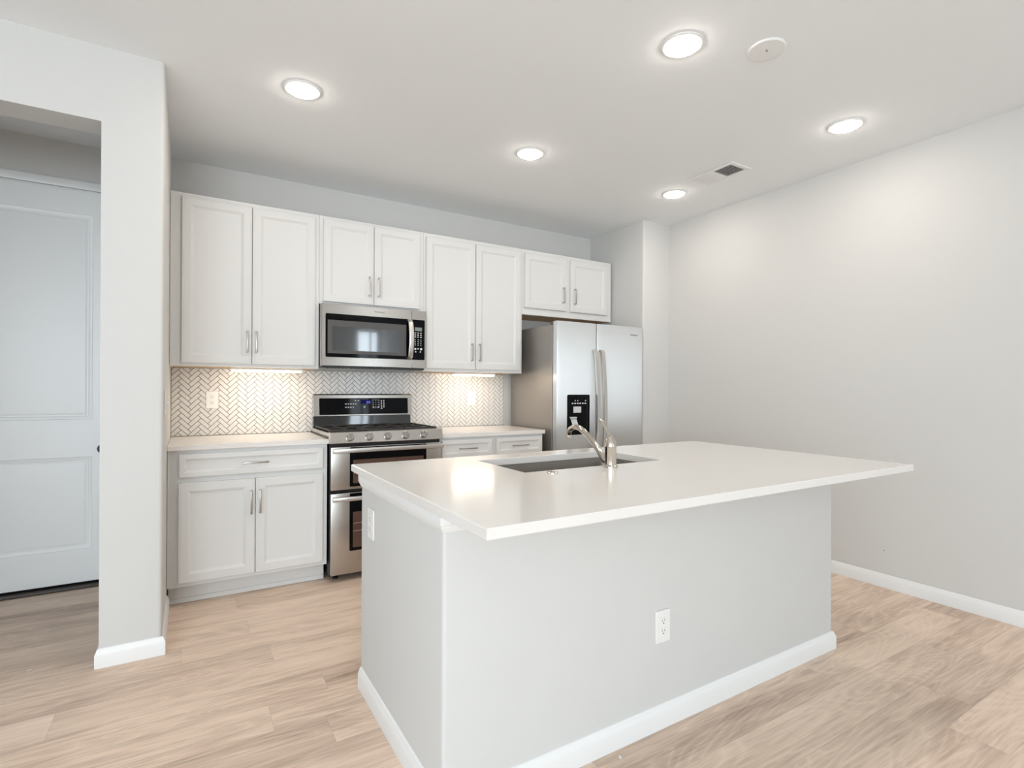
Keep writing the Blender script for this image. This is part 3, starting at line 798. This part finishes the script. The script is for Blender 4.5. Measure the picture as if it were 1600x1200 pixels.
pts = [(FX, 1.704, .934)] + [(FX, y, z) for y, z in ctrl]
rad = [0.0150, 0.0145, 0.0140, 0.0135, 0.0130, 0.0128, 0.0126, 0.0124, 0.0122, 0.0122, 0.0122, 0.0122]
MB().tube(pts, [(r, r) for r in rad], 20).build('spout', 'chrome', fa, smooth=50)
MB().cyl((FX, 1.981, 1.0268), (FX, 1.9815, 1.016), 0.0138, 0.0132).build('aerator', 'chrome', fa)
MB().lathe([(0.0250, 0.0885), (0.0245, 0.097), (0.0205, 0.110), (0.0140, 0.122), (0.0080, 0.131), (0.003, 0.134)], (FX, FYY, CT), n=40).build('dome', 'chrome', fa, smooth=60)
MB().tube([(FX, 1.6945, 1.040), (FX, 1.712, 1.062), (FX, 1.733, 1.087), (FX, 1.744, 1.099), (FX, 1.752, 1.107), (FX, 1.757, 1.112)], [(0.0045, 0.0055), (0.0055, 0.0038), (0.0068, 0.0038), (0.0085, 0.0055), (0.0095, 0.0065), (0.0070, 0.0045)], 16).build('lever', 'chrome', fa, smooth=60)
tag(MB().lathe([(0.0225, 0.0005), (0.0225, 0.003), (0.020, 0.0055), (0.014, 0.006), (0.0135, 0.0045), (0.0110, 0.0045), (0.0105, 0.0065), (0.003, 0.007)], (1.214, 1.691, CT)).build('sink_hole_cover', 'chrome'), 'small round chrome cap on the island worktop in front of the sink', 'cap')

# ------------------------------------------------------------------ outlets and switch (built facing -Y at the world origin, then placed)
def outlet_proto():
    t = thing('wall_outlet', '', 'outlet', (0, 0, 0))
    p = plate(MB(), -0.037, 0.037, 0.0, 0.118, 0.004, -0.0055, 0.005, 0.0018).build('cover_plate', 'plastic', t, smooth=30)
    for zc in (0.040, 0.078):
        s_ = plate(MB(), -0.0165, 0.0165, zc - 0.0140, zc + 0.0140, 0.006, -0.0068, 0.0012, 0.0005).build('socket', 'plastic', t, smooth=30)
        q = MB()
        q.box(-0.0075, -0.0053, -0.0071, -0.0069, zc - 0.001, zc + 0.008); q.box(0.0053, 0.0075, -0.0071, -0.0069, zc + 0.0005, zc + 0.008)
        q.lathe([(0.0028, -0.0069), (0.0028, -0.0071)], (0, 0, zc - 0.0070), 'y', 12)
        q.build('slot', 'slot', s_, smooth=0)
    return t
o1 = outlet_proto(); o1['label'] = 'white double outlet on the tile backsplash left of the range'; o1['group'] = 'wall outlets'
o1.location = (0.135, YB - 0.0105, 1.096)
dup(o1, (2.105, YB - 0.0105, 1.096), 0, 'white double outlet on the tile backsplash next to the fridge', 'wall outlets')
dup(o1, (1.494, IY0 - 0.0005, 0.312), 0, 'white double outlet low on the long front of the island', 'wall outlets')
dup(o1, (IX0 - 0.0005, 2.073, 0.648), R(-90), 'white double outlet on the short left end of the island', 'wall outlets')
sw = thing('light_switch', 'white light switch on the side of the left wall end beside the worktop', 'switch', (0, 0, 0))
plate(MB(), -0.037, 0.037, 0.0, 0.118, 0.004, -0.0055, 0.005, 0.0018).build('cover_plate', 'plastic', sw, smooth=30)
MB().box(-0.0165, 0.0165, -0.0075, -0.0057, 0.026, 0.092, 0.001, 1).box(-0.005, 0.005, -0.018, -0.0075, 0.054, 0.068, 0.002, 1).build('toggle', 'plastic', sw, smooth=25)
sw.location = (XL + 0.0005, 3.10, 1.105); sw.rotation_euler = (0, 0, R(90))

# ------------------------------------------------------------------ ceiling fixtures
def downlight():
    t = thing('ceiling_downlight', '', 'ceiling light', (0, 0, ZC), 'recessed ceiling lights')
    MB().lathe([(0.090, -0.0003), (0.089, -0.004), (0.082, -0.0065), (0.072, -0.0055), (0.0715, -0.0015)], (0, 0, ZC), n=48).build('trim_ring', 'trim', t, smooth=40)
    MB().lathe([(0.0708, -0.0018), (0.0706, -0.0085), (0.062, -0.0135), (0.040, -0.0170), (0.004, -0.0185)], (0, 0, ZC), n=40).build('lens', 'lens', t, smooth=60)
    return t
spots = [(0.483, 2.845, 'lit round ceiling light above the left worktop, leftmost of the lights'), (1.855, 2.845, 'lit round ceiling light in front of the tall cabinet, middle of the back row'),
         (3.178, 2.845, 'lit round ceiling light farthest back, near the right wall beyond the vent'), (1.833, 1.600, 'largest-looking lit round ceiling light, beside the blank round plate'),
         (3.178, 1.600, 'lit round ceiling light near the right wall, in front of the vent'), (0.483, 1.600, 'lit round ceiling light just above the frame, nearest the left wall')]
t0 = None
for x, y, lab in spots:
    if t0 is None:
        t0 = downlight(); t0.location = (x, y, ZC); t0['label'] = lab
    else:
        dup(t0, (x, y, ZC), None, lab)
pl_ = thing('ceiling_plate', 'blank round white cover plate on the ceiling beside the largest light', 'cover plate', (2.167, 1.421, ZC))
MB().lathe([(0.076, -0.0004), (0.076, -0.006), (0.073, -0.009), (0.066, -0.0095)], (2.167, 1.421, ZC), n=48).build('rim', 'trim', pl_, smooth=40)
MB().lathe([(0.0655, -0.0012), (0.0655, -0.0085), (0.004, -0.0095)], (2.167, 1.421, ZC), n=48).build('grille', 'ceil', pl_, smooth=40)
vt = thing('ceiling_vent', 'white rectangular ceiling air vent with dark louvres at one end', 'vent', (3.145, 2.417, ZC))
vx0, vx1, vy0, vy1 = 3.044, 3.246, 2.236, 2.597
b = MB(); f = 0.026; z0, z1 = ZC - 0.008, ZC - 0.0006
b.box(vx0, vx0 + f, vy0, vy1, z0, z1, 0.002, 1); b.box(vx1 - f, vx1, vy0, vy1, z0, z1, 0.002, 1)
b.box(vx0 + f, vx1 - f, vy0, vy0 + f + 0.004, z0, z1, 0.002, 1); b.box(vx0 + f, vx1 - f, vy1 - f - 0.004, vy1, z0, z1, 0.002, 1)
ym = (vy0 + vy1) / 2
b.box(vx0 + f, vx1 - f, ym - 0.012, ym + 0.012, z0, z1, 0.002, 1)
b.build('frame', 'trim', vt, smooth=25)
MB().box(vx0 + f, vx1 - f, vy0 + f, vy1 - f, ZC - 0.0012, ZC - 0.0007).build('duct_backing', 'vent_dark', vt, smooth=0)
def louvre(y, ang, mat='trim'):
    s_ = MB().box(vx0 + f + 0.001, vx1 - f - 0.001, -0.0065, 0.0065, -0.0005, 0.0005)
    bmesh.ops.transform(s_.bm, matrix=Matrix.Translation((0, y, ZC - 0.0055)) @ Matrix.Rotation(ang, 4, 'X'), verts=s_.bm.verts)
    return s_.build('louvre', mat, vt, smooth=0)
ya = vy0 + f + 0.012
for i in range(8): louvre(ya + i * 0.0165, R(28))
ya = ym + 0.020
for i in range(9): louvre(ya + i * 0.0150, R(-38))

# ------------------------------------------------------------------ small things
tag(MB().lathe([(0.003, 0.0002), (0.003, -0.001), (0.002, -0.002)], (XR - 0.0005, 1.647, 0.232), 'x', 12).build('screw', 'slot'), 'tiny dark screw in the right wall just above the baseboard', 'screw')
def chip(x, y, rz, lab):
    b = MB().box(-0.008, 0.008, -0.004, 0.004, 0.0004, 0.0024, 0.0012, 1)
    bmesh.ops.transform(b.bm, matrix=Matrix.Translation((x, y, 0)) @ Matrix.Rotation(rz, 4, 'Z'), verts=b.bm.verts)
    return tag(b.build('paint_chip', 'plastic', smooth=0), lab, 'debris', 'paint chips on the floor')
chip(-0.591, 3.078, 0.4, 'tiny white paint chip on the floor in the passage opening')
chip(1.247, 1.337, 1.1, 'tiny white paint chip on the floor below the front of the island')
